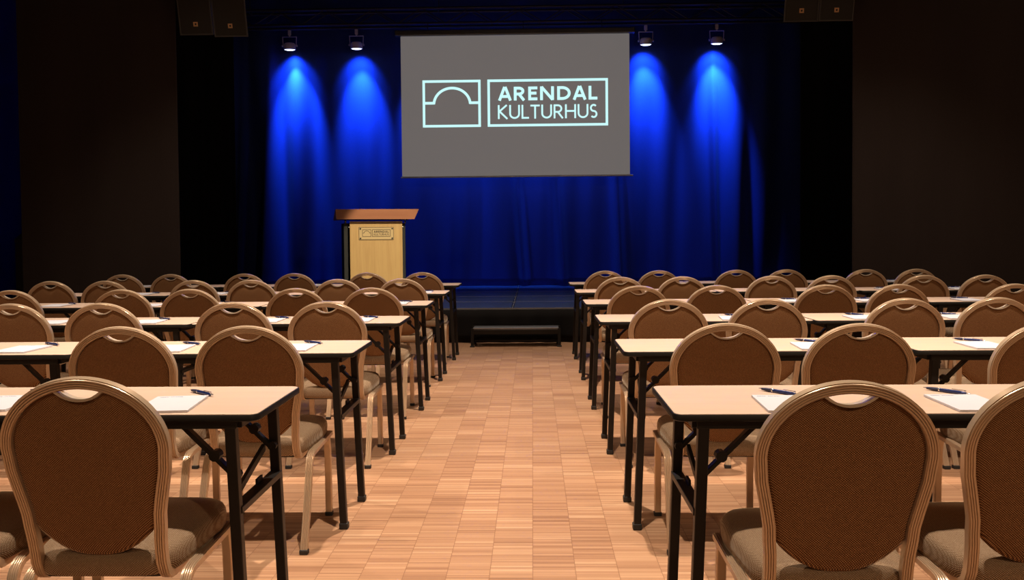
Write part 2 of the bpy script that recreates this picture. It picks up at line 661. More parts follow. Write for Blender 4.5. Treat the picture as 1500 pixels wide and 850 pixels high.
def arc(cx, cy, rx, ry, a0, a1, n=14):
    return [(cx + rx * math.cos(math.radians(a0 + (a1 - a0) * k / n)), cy + ry * math.sin(math.radians(a0 + (a1 - a0) * k / n))) for k in range(n + 1)]


def glyph(ch, t):
    h = t / 2
    if ch == 'A':
        w = 0.78
        return w, [[(h * 0.9, 0), (w / 2 - h * 0.15, 1)], [(w - h * 0.9, 0), (w / 2 + h * 0.15, 1)], [(0.2, 0.30), (w - 0.2, 0.30)]]
    if ch == 'R':
        w = 0.66
        r = (1 - t) * 0.27
        return w, [[(h, 0), (h, 1)], [(h, 1 - h)] + arc(w - 0.14 - r, 1 - h - r, r, r, 90, -90) + [(h, 1 - h - 2 * r)], [(w - 0.14 - r, 1 - h - 2 * r), (w - h * 0.8, 0)]]
    if ch == 'E':
        w = 0.52
        return w, [[(h, 0), (h, 1)], [(h, h), (w, h)], [(h, 1 - h), (w, 1 - h)], [(h, 0.52), (w - 0.05, 0.52)]]
    if ch == 'N':
        w = 0.80
        return w, [[(h, 0), (h, 1)], [(w - h, 0), (w - h, 1)], [(h, 1 - h * 0.3), (w - h, h * 0.3)]]
    if ch == 'D':
        w = 0.78
        return w, [[(h, 0), (h, 1)], [(h, 1 - h), (0.30, 1 - h)] + arc(0.30, 0.5, w - 0.30 - h, 0.5 - h, 90, -90, 20)[1:] + [(h, h)]]
    if ch == 'L':
        w = 0.50
        return w, [[(h, 0), (h, 1)], [(h, h), (w, h)]]
    if ch == 'K':
        w = 0.66
        return w, [[(h, 0), (h, 1)], [(w - 0.06, 1), (h, 0.50)], [(h + 0.06, 0.54), (w - h * 0.4, 0)]]
    if ch == 'U':
        w = 0.72
        r = (w - t) / 2
        return w, [[(h, 1), (h, h + r)] + arc(w / 2, h + r, r, r, 180, 360, 16)[1:] + [(w - h, 1)]]
    if ch == 'T':
        w = 0.62
        return w, [[(w / 2, 0), (w / 2, 1)], [(0, 1 - h), (w, 1 - h)]]
    if ch == 'H':
        w = 0.74
        return w, [[(h, 0), (h, 1)], [(w - h, 0), (w - h, 1)], [(h, 0.52), (w - h, 0.52)]]
    if ch == 'S':
        w = 0.50
        r = (1 - t) / 4
        rx = w / 2 - h
        a1 = arc(w / 2, 1 - h - r, rx, r, 40, 270, 16)
        a2 = arc(w / 2, h + r, rx, r, 90, -140, 16)
        return w, [a1 + a2[1:]]
    return 0.3, []


def text(bm, s, x0, x1, y0, y1, t, X, depth=0.002, gap=0.13):
    """word fitted exactly into the rectangle; t = stroke weight over letter height"""
    gl = [glyph(c, t) for c in s]
    kern = [-0.055 if 'A' in (a, b) else 0.0 for a, b in zip(s, s[1:])] + [0.0]
    total = sum(g[0] for g in gl) + gap * (len(s) - 1) + sum(kern)
    hs = y1 - y0
    fx = (x1 - x0) / total
    x = 0.0
    for (w, st), kn in zip(gl, kern):
        for pl in st:
            stroke(bm, [(x0 + (x + p[0]) * fx, y0 + p[1] * hs) for p in pl], t * hs, X, depth)
        x += w + gap + kn


def logo(bm, X, depth=0.002):
    """the sign: 272 wide, 70 high, measured from its lower left corner"""
    def rect(x0, y0, x1, y1, t):
        h = t / 2
        stroke(bm, [(x0, y0 + h), (x1, y0 + h)], t, X, depth)
        stroke(bm, [(x0, y1 - h), (x1, y1 - h)], t, X, depth)
        stroke(bm, [(x0 + h, y0 + t), (x0 + h, y1 - t)], t, X, depth)
        stroke(bm, [(x1 - h, y0 + t), (x1 - h, y1 - t)], t, X, depth)
    rect(0, 0, 85.5, 69, 3.6)
    rect(95.5, 0, 272, 69, 3.6)
    cx = 43.3
    pts = [(3, 35.5), (16.2, 35.5)] + arc(cx, 33, 26.8, 24.3, 174, 6, 26) + [(70.4, 35.5), (82.5, 35.5)]
    stroke(bm, pts, 3.8, X, depth)
    text(bm, 'ARENDAL', 110.5, 256.5, 38, 58, 0.205, X, depth, 0.12)
    text(bm, 'KULTURHUS', 110.5, 256.5, 11.2, 31.5, 0.125, X, depth, 0.10)


# ------------------------------------------------------------------ projection screen
SCY = 13.78
c00, c10 = at_y(589, 259, SCY), at_y(922, 256, SCY)
c01, c11 = at_y(587, 54, SCY), at_y(922.5, 48.5, SCY)
sX0, sX1 = (c00.x + c01.x) / 2, (c10.x + c11.x) / 2
sZ0, sZ1 = (c00.z + c10.z) / 2, (c01.z + c11.z) / 2
scx, scw, sch = (sX0 + sX1) / 2, sX1 - sX0, sZ1 - sZ0
scr = empty('projection_screen', (scx, SCY, sZ0))
tag(scr, 'pull-down projection screen showing a white logo, hanging over the stage', 'screen')
bm = bmesh.new()
box(bm, (0, 0, sch / 2), (scw, 0.006, sch))
link('screen_cloth', bm, M_SCREEN, scr)
bm = bmesh.new()
k = scw / 335.0
lx = -scw / 2 + (619.5 - 588) * k
lz = sch - (185.0 - 51.5) * k
logo(bm, lambda u, v, w: Vector((lx + u * k, -0.0035 - w, lz + v * k)), 0.0015)
link('projected_logo', bm, M_LOGO, scr)['label'] = 'white projected logo of an arch and two words'
bm = bmesh.new()
tube(bm, [(-scw / 2 - 0.02, 0, -0.012), (scw / 2 + 0.05, 0, -0.012)], 0.016, 10)
link('bottom_bar', bm, M_ALU, scr, smooth=40)
bm = bmesh.new()
box(bm, (0.0, 0.0, sch + 0.045), (scw + 0.17, 0.12, 0.085), 0.012)
link('screen_case', bm, M_DARKMETAL, scr)
# ------------------------------------------------------------------ truss and stage lamps
TY = 14.0
TZ = at_y(750, 35, TY).z
th = at_y(750, 13, TY).z - TZ
tx0, tx1 = -5.3, 4.9
tr = empty('lighting_truss', (0, TY, TZ))
tag(tr, 'black lattice lighting truss hung above the projection screen', 'truss')
for dy in (-0.12, 0.12):
    for dz in (0, th):
        bm = bmesh.new()
        tube(bm, [(tx0, dy, dz), (tx1, dy, dz)], 0.021, 10)
        link('chord', bm, M_TRUSS, tr, smooth=40)
n_bays = 26
for i in range(n_bays):
    xa = tx0 + (tx1 - tx0) * i / n_bays
    xb = tx0 + (tx1 - tx0) * (i + 1) / n_bays
    z0_, z1_ = (0, th) if i % 2 == 0 else (th, 0)
    for dy in (-0.12, 0.12):
        bm = bmesh.new()
        tube(bm, [(xa, dy, z0_), (xb, dy, z1_)], 0.009, 6)
        link('diagonal_brace', bm, M_TRUSS, tr, smooth=50)
for xh in (-4.6, -1.5, 1.5, 4.3):
    bm = bmesh.new()
    tube(bm, [(xh, 0, th), (xh, 0, ZC - TZ)], 0.006, 6)
    bar(bm, (xh, -0.12, th), (xh, 0.12, th), 0.03, 0.03)
    link('suspension_cable', bm, M_TRUSS, tr)


for sx in (-1, 0.1, 1):
    bm = bmesh.new()
    hz = TZ - sZ0
    tube(bm, [(sx * scw * 0.38, 0.0, sch + 0.08), (sx * scw * 0.38, 0.0, hz - 0.03), (sx * scw * 0.38, 0.03, hz), (sx * scw * 0.38, TY - 0.1425 - SCY, hz)], 0.008, 6)
    link('hanging_bracket', bm, M_TRUSS, scr)



def make_lamp():
    root = empty('stage_lamp', (0, 0, 0))
    bm = bmesh.new()
    box(bm, (0, 0, -0.03), (0.05, 0.035, 0.085), 0.008)
    tube(bm, [(0, 0, -0.07), (0, 0, -0.10)], 0.014, 8)
    link('clamp', bm, M_LAMPBODY, root)
    bm = bmesh.new()
    bar(bm, (-0.115, 0, -0.098), (0.115, 0, -0.098), 0.03, 0.007, 0.001, ext=0.003)
    for s in (-1, 1):
        bar(bm, (s * 0.115, 0, -0.098), (s * 0.107, 0, -0.25), 0.007, 0.03, 0.001, up=Vector((0, 1, 0)))
    link('yoke', bm, M_LAMPBODY, root)
    ax = Matrix.Translation((0, 0, -0.255)) @ Matrix.Rotation(math.radians(6), 4, 'X')
    bm = bmesh.new()
    lathe(bm, [(0.05, 0.06), (0.075, 0.055), (0.094, 0.03), (0.098, 0.0), (0.098, -0.045), (0.092, -0.052), (0.086, -0.052), (0.084, -0.03)], 28, ax)
    hs = link('housing', bm, M_LAMPBODY, root, smooth=40)
    bm = bmesh.new()
    lathe(bm, [(0.02, -0.040), (0.083, -0.042), (0.083, -0.050), (0.06, -0.060), (0.02, -0.064)], 28, ax)
    link('lens', bm, M_LENS, root, smooth=50)
    for s in (-1, 1):
        bm = bmesh.new()
        lathe(bm, [(0.012, 0.0), (0.018, 0.004), (0.018, 0.018), (0.01, 0.022)], 12, Matrix.Translation((s * 0.108, 0, -0.245)) @ Matrix.Rotation(s * PI / 2, 4, 'Y'))
        link('tilt_knob', bm, M_LAMPBODY, root, smooth=40)
    return root


BLUE = (0.03, 0.17, 1.0)
LAMPS = [(424, 'stage lamp throwing a blue beam, outermost on the left of the screen', 150),
         (522, 'stage lamp throwing a blue beam, just left of the screen', 120),
         (946, 'stage lamp throwing a blue beam, just right of the screen', 115),
         (1050, 'stage lamp throwing a blue beam, outermost on the right of the screen', 150)]
proto = make_lamp()
LX = []
for i, (px, lab, pw) in enumerate(LAMPS):
    o = proto if i == 0 else copy_tree(proto)
    x = at_y(px, 45, TY + 0.12).x
    LX.append(x)
    o.location = (x, TY + 0.12, TZ - 0.0345)
    tag(o, lab, 'lamp', 'blue stage lamps on the truss')
    src = (x, TY + 0.13, TZ - 0.36)
    spot('blue_beam', src, (x + 0.04, src[1] + math.tan(math.radians(23)), src[2] - 1), pw * 12.5, BLUE, 54, 1.0, 0.05)
    spot('lamp_wash', src, (x, src[1] + math.tan(math.radians(44)), src[2] - 1), pw * 1.6, BLUE, 88, 1.0, 0.05)

# unseen beams added to carry the wash behind the screen, no fixtures built
for x in (-1.75, -0.6, 0.55):
    src = (x, TY + 0.13, TZ - 0.36)
    spot('blue_beam', src, (x + 0.04, src[1] + math.tan(math.radians(20)), src[2] - 1), 800, BLUE, 66, 1.0, 0.05)

# ------------------------------------------------------------------ loudspeakers


def make_speaker(w, h, d):
    root = empty('loudspeaker', (0, 0, 0))
    TILT = Matrix.Rotation(math.radians(14), 4, 'X')
    bm = bmesh.new()
    prism(bm, [(-w / 2, 0), (w / 2, 0), (w * 0.10, d), (-w * 0.10, d)], 0, h, 0.006)
    bm.transform(TILT)
    link('cabinet', bm, M_CABINET, root)
    bm = bmesh.new()
    box(bm, (0, -0.006, h / 2), (w - 0.03, 0.014, h - 0.03), 0.003)
    bm.transform(TILT)
    gr = link('grille', bm, M_GRILLE, root)
    bm = bmesh.new()
    for s in (-1, 1):
        box(bm, (s * (w / 2 - 0.007), -0.008, h / 2), (0.012, 0.016, h), 0.002)
        box(bm, (0, -0.008, h / 2 + s * (h / 2 - 0.007)), (w - 0.026, 0.016, 0.012), 0.002)
    bm.transform(TILT)
    link('front_frame', bm, M_CABINET, root)
    bm = bmesh.new()
    s = 0.024
    for q in range(4):
        a = q * PI / 2
        box(bm, (0.0 + (s - 0.007) * math.cos(a), -0.016, 0.115 + (s - 0.007) * math.sin(a)),
            (0.014 if q % 2 == 0 else 2 * s, 0.006, 2 * s if q % 2 == 0 else 0.014), 0.001)
    bm.transform(TILT)
    link('badge', bm, M_BADGE, root)['label'] = 'small square orange badge with a dark centre'
    bm = bmesh.new()
    for s in (-1, 1):
        tube(bm, [(s * w * 0.3, 0.0, h - 0.02), (s * w * 0.3, 0.0, 6.0 - 3.5)], 0.006, 6)
    link('hanging_cable', bm, M_DARKMETAL, root)
    return root


SPY = 9.3
sp = make_speaker(0.366, 1.0, 0.42)
spk = [(289, 51.5, 'black hanging loudspeaker, left one of the upper left pair'),
       (339.5, 54.0, 'black hanging loudspeaker, right one of the upper left pair'),
       (1172.5, 32.0, 'black hanging loudspeaker, left one of the upper right pair'),
       (1223.5, 31.0, 'black hanging loudspeaker, right one of the upper right pair')]
for i, (px, py, lab) in enumerate(spk):
    o = sp if i == 0 else copy_tree(sp)
    p = at_y(px, py, SPY)
    o.location = (p.x, SPY, p.z)
    tag(o, lab, 'loudspeaker', 'loudspeakers hung either side of the stage')
    for ch in o.children:           # cables reach the ceiling
        if ch.name.startswith('hanging_cable'):
            ch.scale.z = 1.0
            ch.location.z = 0.0

# dark equipment cabinet beside the left drape
p = at_y(21, 345, 10.75)
cb = empty('equipment_cabinet', (p.x + 0.28, 10.75 + 0.25, 0))
tag(cb, 'black equipment cabinet with a sloping lid half behind the left drape', 'cabinet')
ch_ = p.z - 0.02
bm = bmesh.new()
box(bm, (0, 0, (ch_ - 0.08) / 2 + 0.012), (0.56, 0.5, ch_ - 0.10), 0.012)
link('body', bm, M_CABINET, cb)
bm = bmesh.new()
pts = [(-0.25, ch_ - 0.075), (0.25, ch_ - 0.075), (0.25, ch_ + 0.06), (-0.12, ch_ + 0.06), (-0.25, ch_ - 0.03)]
va = [bm.verts.new((-0.28 + (0.0 if z < ch_ else 0.03), y, z)) for y, z in pts]
vb = [bm.verts.new((0.28, y, z)) for y, z in pts]
bm.faces.new(va)
bm.faces.new(list(reversed(vb)))
for i in range(5):
    bm.faces.new((va[i], va[(i + 1) % 5], vb[(i + 1) % 5], vb[i]))
link('lid', bm, M_CABINET, cb)
for sx in (-1, 1):
    for sy in (-1, 1):
        bm = bmesh.new()
        box(bm, (sx * 0.22, sy * 0.19, 0.0085), (0.06, 0.06, 0.017), 0.003)
        link('foot', bm, M_GLIDE, cb)

# ------------------------------------------------------------------ lectern
LY = 11.3
lp = at_y(546, 345, LY)
lec = empty('lectern', (lp.x, LY + 0.2, STAGE_Z), math.radians(17))
tag(lec, 'wooden lectern with pale oak front and black sides on the stage', 'lectern')
bm = bmesh.new()
box(bm, (-0.015, 0.17, 0.03), (0.86, 0.46, 0.06), 0.006)
link('base', bm, M_BLACK, lec)
for sx in (-1, 1):
    bm = bmesh.new()
    box(bm, (-0.015 + sx * 0.385, 0.14, 0.54), (0.055, 0.40, 0.97), 0.006)
    link('side_panel', bm, M_BLACK, lec)
bm = bmesh.new()
box(bm, (-0.015, 0.02, 0.54), (0.72, 0.03, 0.97), 0.003)
link('inner_panel', bm, M_BLACK, lec)
bm = bmesh.new()
box(bm, (0, -0.09, 0.55), (0.70, 0.025, 1.0), 0.003)
fp = link('front_panel', bm, M_OAK, lec)
for sx in (-1, 1):
    for zz in (0.25, 0.97):
        bm = bmesh.new()
        tube(bm, [(sx * 0.33, -0.08, zz), (sx * 0.33, 0.01, zz)], 0.012, 10)
        tube(bm, [(sx * 0.34, -0.075, zz), (sx * 0.365, -0.075, zz)], 0.007, 8)
        link('standoff', bm, M_CHROME, lec, smooth=40)
bm = bmesh.new()
box(bm, (0, -0.1055, 0.885), (0.46, 0.006, 0.165), 0.001)
t_ = NT('clear_plaque')
t_.set((0.60, 0.45, 0.24), 0.15, 0, 0.5)
pq = link('plaque', bm, t_.m, fp)
bm = bmesh.new()
k2 = 0.375 / 272
logo(bm, lambda u, v, w: Vector((-0.1875 + u * k2, -0.109 - w, 0.843 + v * k2)), 0.001)
for sx in (-1, 1):
    for sz in (-1, 1):
        tube(bm, [(sx * 0.212, -0.108, 0.885 + sz * 0.065), (sx * 0.212, -0.114, 0.885 + sz * 0.065)], 0.011, 10)
for (xa, za, xb, zb) in ((-0.23, -0.0825, 0.23, -0.0825), (-0.23, 0.0825, 0.23, 0.0825), (-0.23, -0.0825, -0.23, 0.0825), (0.23, -0.0825, 0.23, 0.0825)):
    bar(bm, (xa, -0.1085, 0.885 + za), (xb, -0.1085, 0.885 + zb), 0.004, 0.004)
link('plaque_logo', bm, M_BLACK, fp)
for sx in (-1, 1):
    bm = bmesh.new()
    tube(bm, [(-0.0 + sx * 0.40, -0.03, 1.02), (sx * 0.40, -0.03, 1.155)], 0.012, 10)
    link('post', bm, M_CHROME, lec, smooth=40)
bm = bmesh.new()
pts = [(-0.20, 1.075), (-0.20, 1.205), (-0.17, 1.212), (0.36, 1.10), (0.36, 1.07), (-0.13, 1.16), (-0.17, 1.075)]
va = [bm.verts.new((-0.54 if z > 1.19 else -0.53, y, z)) for y, z in pts]
vb = [bm.verts.new((0.56 if z > 1.19 else 0.50, y, z)) for y, z in pts]
n = len(pts)
bm.faces.new(va)
bm.faces.new(list(reversed(vb)))
for i in range(n):
    bm.faces.new((va[i], va[(i + 1) % n], vb[(i + 1) % n], vb[i]))
link('reading_desk', bm, M_CHERRY, lec)

# ------------------------------------------------------------------ folding tables
TL, TD, TH = 1.19, 0.445, 0.75


def make_table():
    root = empty('folding_table', (0, 0, 0))
    bm = bmesh.new()
    prism(bm, rrect(TL - 0.008, TD - 0.008, 0.026), TH - 0.019, TH, 0.0015)
    top = link('tabletop', bm, M_TOP, root, smooth=30)
    # black edging band round the top
    bm = bmesh.new()
    pth = [(x, y, TH - 0.0105) for x, y in rrect(TL - 0.006, TD - 0.006, 0.027)]
    sweep(bm, pth, [(0.009, -0.003), (0.009, 0.002), (0.006, 0.004), (-0.007, 0.004), (-0.0095, 0.001), (-0.0095, -0.003)], (0, 0, 1), closed=True)
    link('edge_band', bm, M_EDGE, root, smooth=40)
    bm = bmesh.new()
    for s in (-1, 1):
        box(bm, (0, s * (TD / 2 - 0.03), TH - 0.0315), (TL - 0.13, 0.022, 0.025), 0.002)
        box(bm, (s * (TL / 2 - 0.065), 0, TH - 0.0315), (0.022, TD - 0.07, 0.025), 0.002)
    link('apron', bm, M_EDGE, root)
    for sx in (-1, 1):
        xt, xb = sx * (TL / 2 - 0.085), sx * (TL / 2 - 0.055)

        def lx(z):
            return xb + (xt - xb) * z / (TH - 0.02)
        for sy in (-1, 1):
            y = sy * (TD / 2 - 0.035)
            bm = bmesh.new()
            bar(bm, (xt, y, TH - 0.02), (lx(0.015), y, 0.015), 0.03, 0.03, 0.003, up=Vector((0, 1, 0)))
            lg = link('leg', bm, M_LEG, root)
            bm = bmesh.new()
            box(bm, (xb, y, 0.013), (0.037, 0.037, 0.026), 0.004)
            link('foot', bm, M_GLIDE, lg)
            # folding brace up to the underside of the top
            bm = bmesh.new()
            bar(bm, (lx(0.565) - sx * 0.004, y - sy * 0.022, 0.565), (lx(0.565) - sx * 0.165, y - sy * 0.022, TH - 0.026), 0.012, 0.026, 0.002, up=Vector((0, 1, 0)))
            tube(bm, [(lx(0.62) - sx * 0.055, y - sy * 0.035, 0.625), (lx(0.62) - sx * 0.055, y - sy * 0.005, 0.625)], 0.016, 10)
            tube(bm, [(lx(0.57), y - sy * 0.034, 0.57), (lx(0.57), y - sy * 0.012, 0.57)], 0.014, 10)
            link('brace', bm, M_LEG, root)
        bm = bmesh.new()
        z = 0.475
        bar(bm, (lx(z), -(TD / 2 - 0.035), z), (lx(z), TD / 2 - 0.035, z), 0.036, 0.02, 0.002)
        box(bm, (lx(z) - sx * 0.012, 0.05, z + 0.012), (0.008, 0.05, 0.03), 0.002)
        link('crossbar', bm, M_LEG, root)
        bm = bmesh.new()
        bar(bm, (lx(0.48) - sx * 0.018, -0.13, 0.505), (lx(0.55) - sx * 0.03, 0.165, 0.565), 0.012, 0.024, 0.002)
        link('locking_stay', bm, M_LEG, root)
    return root


# ------------------------------------------------------------------ banquet chairs
REC0, REC1 = (-0.215, 0.41), (-0.305, 0.90)      # recline line of the back: (y, z)


def rec_y(z):
    return REC0[0] + (REC1[0] - REC0[0]) * (z - REC0[1]) / (REC1[1] - REC0[1])


def frame_half():
    """centre line of the oval back tube, right half, from the top down: (x, z)"""
    tw = 0.01375
    a, b, zc = 0.2125 - tw, 0.181 - tw, 0.711
    out = []
    for k in range(19):
        th_ = math.radians(90 - 90 * k / 18)
        out.append((a * math.cos(th_), zc + b * math.sin(th_)))
    for (x, z) in ((0.1965, 0.685), (0.1935, 0.650), (0.1850, 0.610), (0.1765, 0.570), (0.1700, 0.535), (0.168, 0.500), (0.1645, 0.465), (0.163, 0.430), (0.163, 0.40)):
        out.append((x, z))
    return out


def ribbed(wd, dp, nr=4):
    """tube profile: a = outward (ribbed side), b = across"""
    pts = []
    pts.append((-dp / 2, wd / 2 - 0.003))
    pts.append((-dp / 2, -wd / 2 + 0.003))
    pts.append((-dp / 2 + 0.003, -wd / 2))
    pts.append((dp / 2 - 0.003, -wd / 2))
    step = (wd - 0.004) / nr
    for k in range(nr):
        b0 = -wd / 2 + 0.002 + k * step
        pts.append((dp / 2 - 0.0038, b0))
        pts.append((dp / 2 - 0.0006, b0 + step * 0.24))
        pts.append((dp / 2, b0 + step * 0.5))
        pts.append((dp / 2 - 0.0006, b0 + step * 0.76))
    pts.append((dp / 2 - 0.0038, wd / 2 - 0.002))
    pts.append((dp / 2 - 0.003, wd / 2))
    pts.append((-dp / 2 + 0.003, wd / 2))
    return pts


def make_chair():
    root = empty('banquet_chair', (0, 0, 0))
    half = frame_half()
    right = [(x, rec_y(z), z) for x, z in half]
    # hook: the tube turns forward under the seat
    zb, yb = 0.40, rec_y(0.40)
    R = 0.04
    hook = [(0.163, yb + 0.006 + R - R * math.cos(math.radians(a)), zb - 0.006 - R * math.sin(math.radians(a))) for a in (15, 35, 55, 75, 90)]
    hook += [(0.163, yb + 0.085, zb - 0.045), (0.163, yb + 0.13, zb - 0.04)]
    full_r = right + hook
    path = [(-x, y, z) for x, y, z in reversed(full_r)] + full_r[1:]
    n0 = Vector((0, 0, -1))
    bm = bmesh.new()
    sweep(bm, path, ribbed(0.0275, 0.025), n0)
    link('back_frame', bm, M_FRAME, root, smooth=25)

    # upholstered back with a scooped hand hold at the top
    def outline():
        pts = []
        inn = [(x - 0.0135 if x > 0.02 else x, z) for x, z in half]
        o_r = []
        # scoop
        for k in range(7):
            x = 0.058 * k / 6
            o_r.append((x, 0.8275 + 0.0285 * (k / 6) ** 2.2))
        tw = 0.0122
        a, b, zc = 0.2125 - 0.01375 - tw, 0.181 - 0.01375 - tw, 0.711
        th0 = math.acos(0.062 / a)
        for k in range(1, 15):
            th_ = th0 * (1 - k / 14)
            o_r.append((a * math.cos(th_), zc + b * math.sin(th_)))
        for (x, z) in half[19:]:
            if z > 0.493:
                o_r.append((x - tw, z))
        # rounded lower edge
        for k in range(1, 11):
            x = 0.1545 * (1 - (k / 10) ** 1.15)
            o_r.append((x, 0.494 - 0.081 * (1 - (x / 0.1545) ** 2.3)))
        return o_r
    o_r = outline()
    loop = o_r + [(-x, z) for x, z in reversed(o_r[1:-1])]
    cxz = (0.0, 0.655)
    bm = bmesh.new()
    ny = Vector((0, REC1[1] - REC0[1], REC0[0] - REC1[0] + 0.0)).normalized()   # points forward
    ny = Vector((0, (REC1[1] - REC0[1]), (REC0[0] - REC1[0]))).normalized()
    rings = []
    sched = [(0.0, -0.010), (0.35, -0.0095), (0.65, -0.009), (0.85, -0.0075), (0.95, -0.004), (0.99, 0.001), (1.0, 0.006), (1.0, 0.012), (0.985, 0.022), (0.94, 0.031), (0.85, 0.036), (0.6, 0.040), (0.3, 0.041), (0.0, 0.041)]
    for (s, off) in sched:
        if s == 0.0:
            p = Vector((cxz[0], rec_y(cxz[1]), cxz[1])) + ny * off
            rings.append([bm.verts.new(p)])
        else:
            rg = []
            for (x, z) in loop:
                xx, zz = cxz[0] + (x - cxz[0]) * s, cxz[1] + (z - cxz[1]) * s
                rg.append(bm.verts.new(Vector((xx, rec_y(zz), zz)) + ny * off))
            rings.append(rg)
    nl = len(loop)
    for A, B in zip(rings, rings[1:]):
        for k in range(nl):
            k2 = (k + 1) % nl
            if len(A) == 1:
                bm.faces.new((A[0], B[k], B[k2]))
            elif len(B) == 1:
                bm.faces.new((A[k], B[0], A[k2]))
            else:
                bm.faces.new((A[k], B[k], B[k2], A[k2]))
    link('backrest', bm, M_FABRIC, root, smooth=60)
    # metal lip along the hand hold
    bm = bmesh.new()
    pth = []
    for k in range(-8, 9):
        x = 0.068 * k / 8
        z = 0.8300 + 0.0305 * abs(k / 8) ** 2.2
        pth.append(Vector((x, rec_y(z), z)) + ny * 0.010)
    sweep(bm, pth, [(0.003, -0.02), (0.003, 0.02), (-0.003, 0.02), (-0.003, -0.02)], Vector((0, 0, 1)))
    link('hand_hold', bm, M_HANDLE, root, smooth=30)['label'] = 'metal lip of the hand hold'

    # seat cushion
    bm = bmesh.new()
    ol = []
    wf, wb, yf, ybk = 0.212, 0.186, 0.190, -0.225
    N = 56
    for k in range(N):
        th_ = 2 * PI * k / N
        c, s = math.cos(th_), math.sin(th_)
        ex = 0.36
        ux, uy = math.copysign(abs(c) ** ex, c), math.copysign(abs(s) ** ex, s)
        y = (yf + ybk) / 2 + uy * (yf - ybk) / 2
        wv = wb + (wf - wb) * min(1, max(0, (y - ybk) / (0.28)))
        ol.append((ux * wv, y))
    yc = (yf + ybk) / 2
    rings = []
    for (s, z) in [(0.0, 0.366), (0.93, 0.366), (0.975, 0.370), (0.99, 0.380), (1.0, 0.398), (0.995, 0.413), (0.97, 0.426), (0.92, 0.4345), (0.8, 0.441), (0.55, 0.447), (0.25, 0.449), (0.0, 0.4495)]:
        if s == 0:
            rings.append([bm.verts.new((0, yc, z))])
        else:
            rings.append([bm.verts.new((x * s, yc + (y - yc) * s, z + 0.012 * (y - yc) / 0.2 * (1 if z > 0.39 else 0.6))) for x, y in ol])
    for A, B in zip(rings, rings[1:]):
        for k in range(N):
            k2 = (k + 1) % N
            if len(A) == 1:
                bm.faces.new((A[0], B[k], B[k2]))
            elif len(B) == 1:
                bm.faces.new((A[k], B[0], A[k2]))
            else:
                bm.faces.new((A[k], B[k], B[k2], A[k2]))
    link('seat', bm, M_FABRIC_LIT, root, smooth=60)
    bm = bmesh.new()
    prism(bm, rrect(0.35, 0.36, 0.04), 0.352, 0.367)
    pan = link('seat_pan', bm, M_PAN, root)
    pan.location = (0, -0.015, 0)
    # side rail bent down into the rear leg; front leg
    for sx in (-1, 1):
        x = sx * 0.206
        pth = [(x, 0.165, 0.368), (x, 0.06, 0.364), (x, -0.06, 0.360), (x, -0.135, 0.356)]
        c = Vector((x, -0.135, 0.356 - 0.055))
        for a in (20, 40, 60, 72):
            ar = math.radians(a)
            pth.append((x + sx * 0.002 * a / 72, c.y - 0.055 * math.sin(ar), c.z + 0.055 * math.cos(ar)))
        pth.append((x + sx * 0.004, -0.245, 0.145))
        pth.append((x + sx * 0.006, -0.30, 0.012))
        bm = bmesh.new()
        sweep(bm, pth, ribbed(0.028, 0.022), Vector((0, 0, 1)))
        lg = link('rear_leg', bm, M_FRAME, root, smooth=25)
        bm = bmesh.new()
        box(bm, (x + sx * 0.0065, -0.302, 0.009), (0.033, 0.028, 0.018), 0.003)
        link('glide', bm, M_GLIDE, lg)
        bm = bmesh.new()
        xf = sx * 0.200
        sweep(bm, [(xf, 0.135, 0.362), (xf, 0.15, 0.30), (xf, 0.158, 0.2), (xf, 0.163, 0.012)], ribbed(0.028, 0.022), Vector((0, 1, 0)))
        lg = link('front_leg', bm, M_FRAME, root, smooth=25)
        bm = bmesh.new()
        box(bm, (xf, 0.163, 0.009), (0.033, 0.027, 0.018), 0.003)
        link('glide', bm, M_GLIDE, lg)
    return root


def make_pad():
    root = empty('notepad', (0, 0, 0))
    bm = bmesh.new()
    box(bm, (0, 0, 0.0035), (0.148, 0.225, 0.006))
    link('paper_block', bm, M_PAPER, root)
    bm = bmesh.new()
    X = lambda u, v, w: Vector((u, v, 0.0066 + w))
    text(bm, 'ARENDAL', -0.062, -0.036, 0.092, 0.097, 0.2, X, 0.0001)
    text(bm, 'KULTURHUS', -0.030, 0.004, 0.092, 0.097, 0.2, X, 0.0001)
    link('letterhead', bm, M_INK, root)
    return root


def make_pen():
    """lies along x, nib towards -x"""
    root = empty('ballpoint_pen', (0, 0, 0))
    ax = Matrix.Translation((0, 0, 0.006)) @ Matrix.Rotation(PI / 2, 4, 'Y')
    bm = bmesh.new()
    lathe(bm, [(0.0052, -0.022), (0.0056, 0.0), (0.0054, 0.04), (0.0045, 0.055), (0.003, 0.058)], 14, ax)
    link('barrel', bm, M_PENBLUE, root, smooth=40)
    bm = bmesh.new()
    lathe(bm, [(0.0035, -0.060), (0.0052, -0.045), (0.0058, -0.033), (0.0053, -0.0225)], 14, ax)
    link('grip', bm, M_PENGRIP, root, smooth=40)
    bm = bmesh.new()
    lathe(bm, [(0.0007, -0.072), (0.0015, -0.068), (0.0032, -0.0605)], 12, ax)
    link('nib', bm, M_CHROME, root, smooth=40)
    bm = bmesh.new()
    lathe(bm, [(0.0058, -0.0235), (0.0061, -0.022), (0.0058, -0.0195)], 14, ax)
    link('ring', bm, M_CHROME, root, smooth=40)
    bm = bmesh.new()
    box(bm, (0.036, 0.0, 0.0135), (0.042, 0.004, 0.0016), 0.0005)
    box(bm, (0.054, 0.0, 0.0115), (0.006, 0.004, 0.0045), 0.0005)
    lathe(bm, [(0.0026, 0.058), (0.0026, 0.068), (0.0015, 0.070)], 12, ax)
    link('clip', bm, M_CHROME, root, smooth=40)
    return root


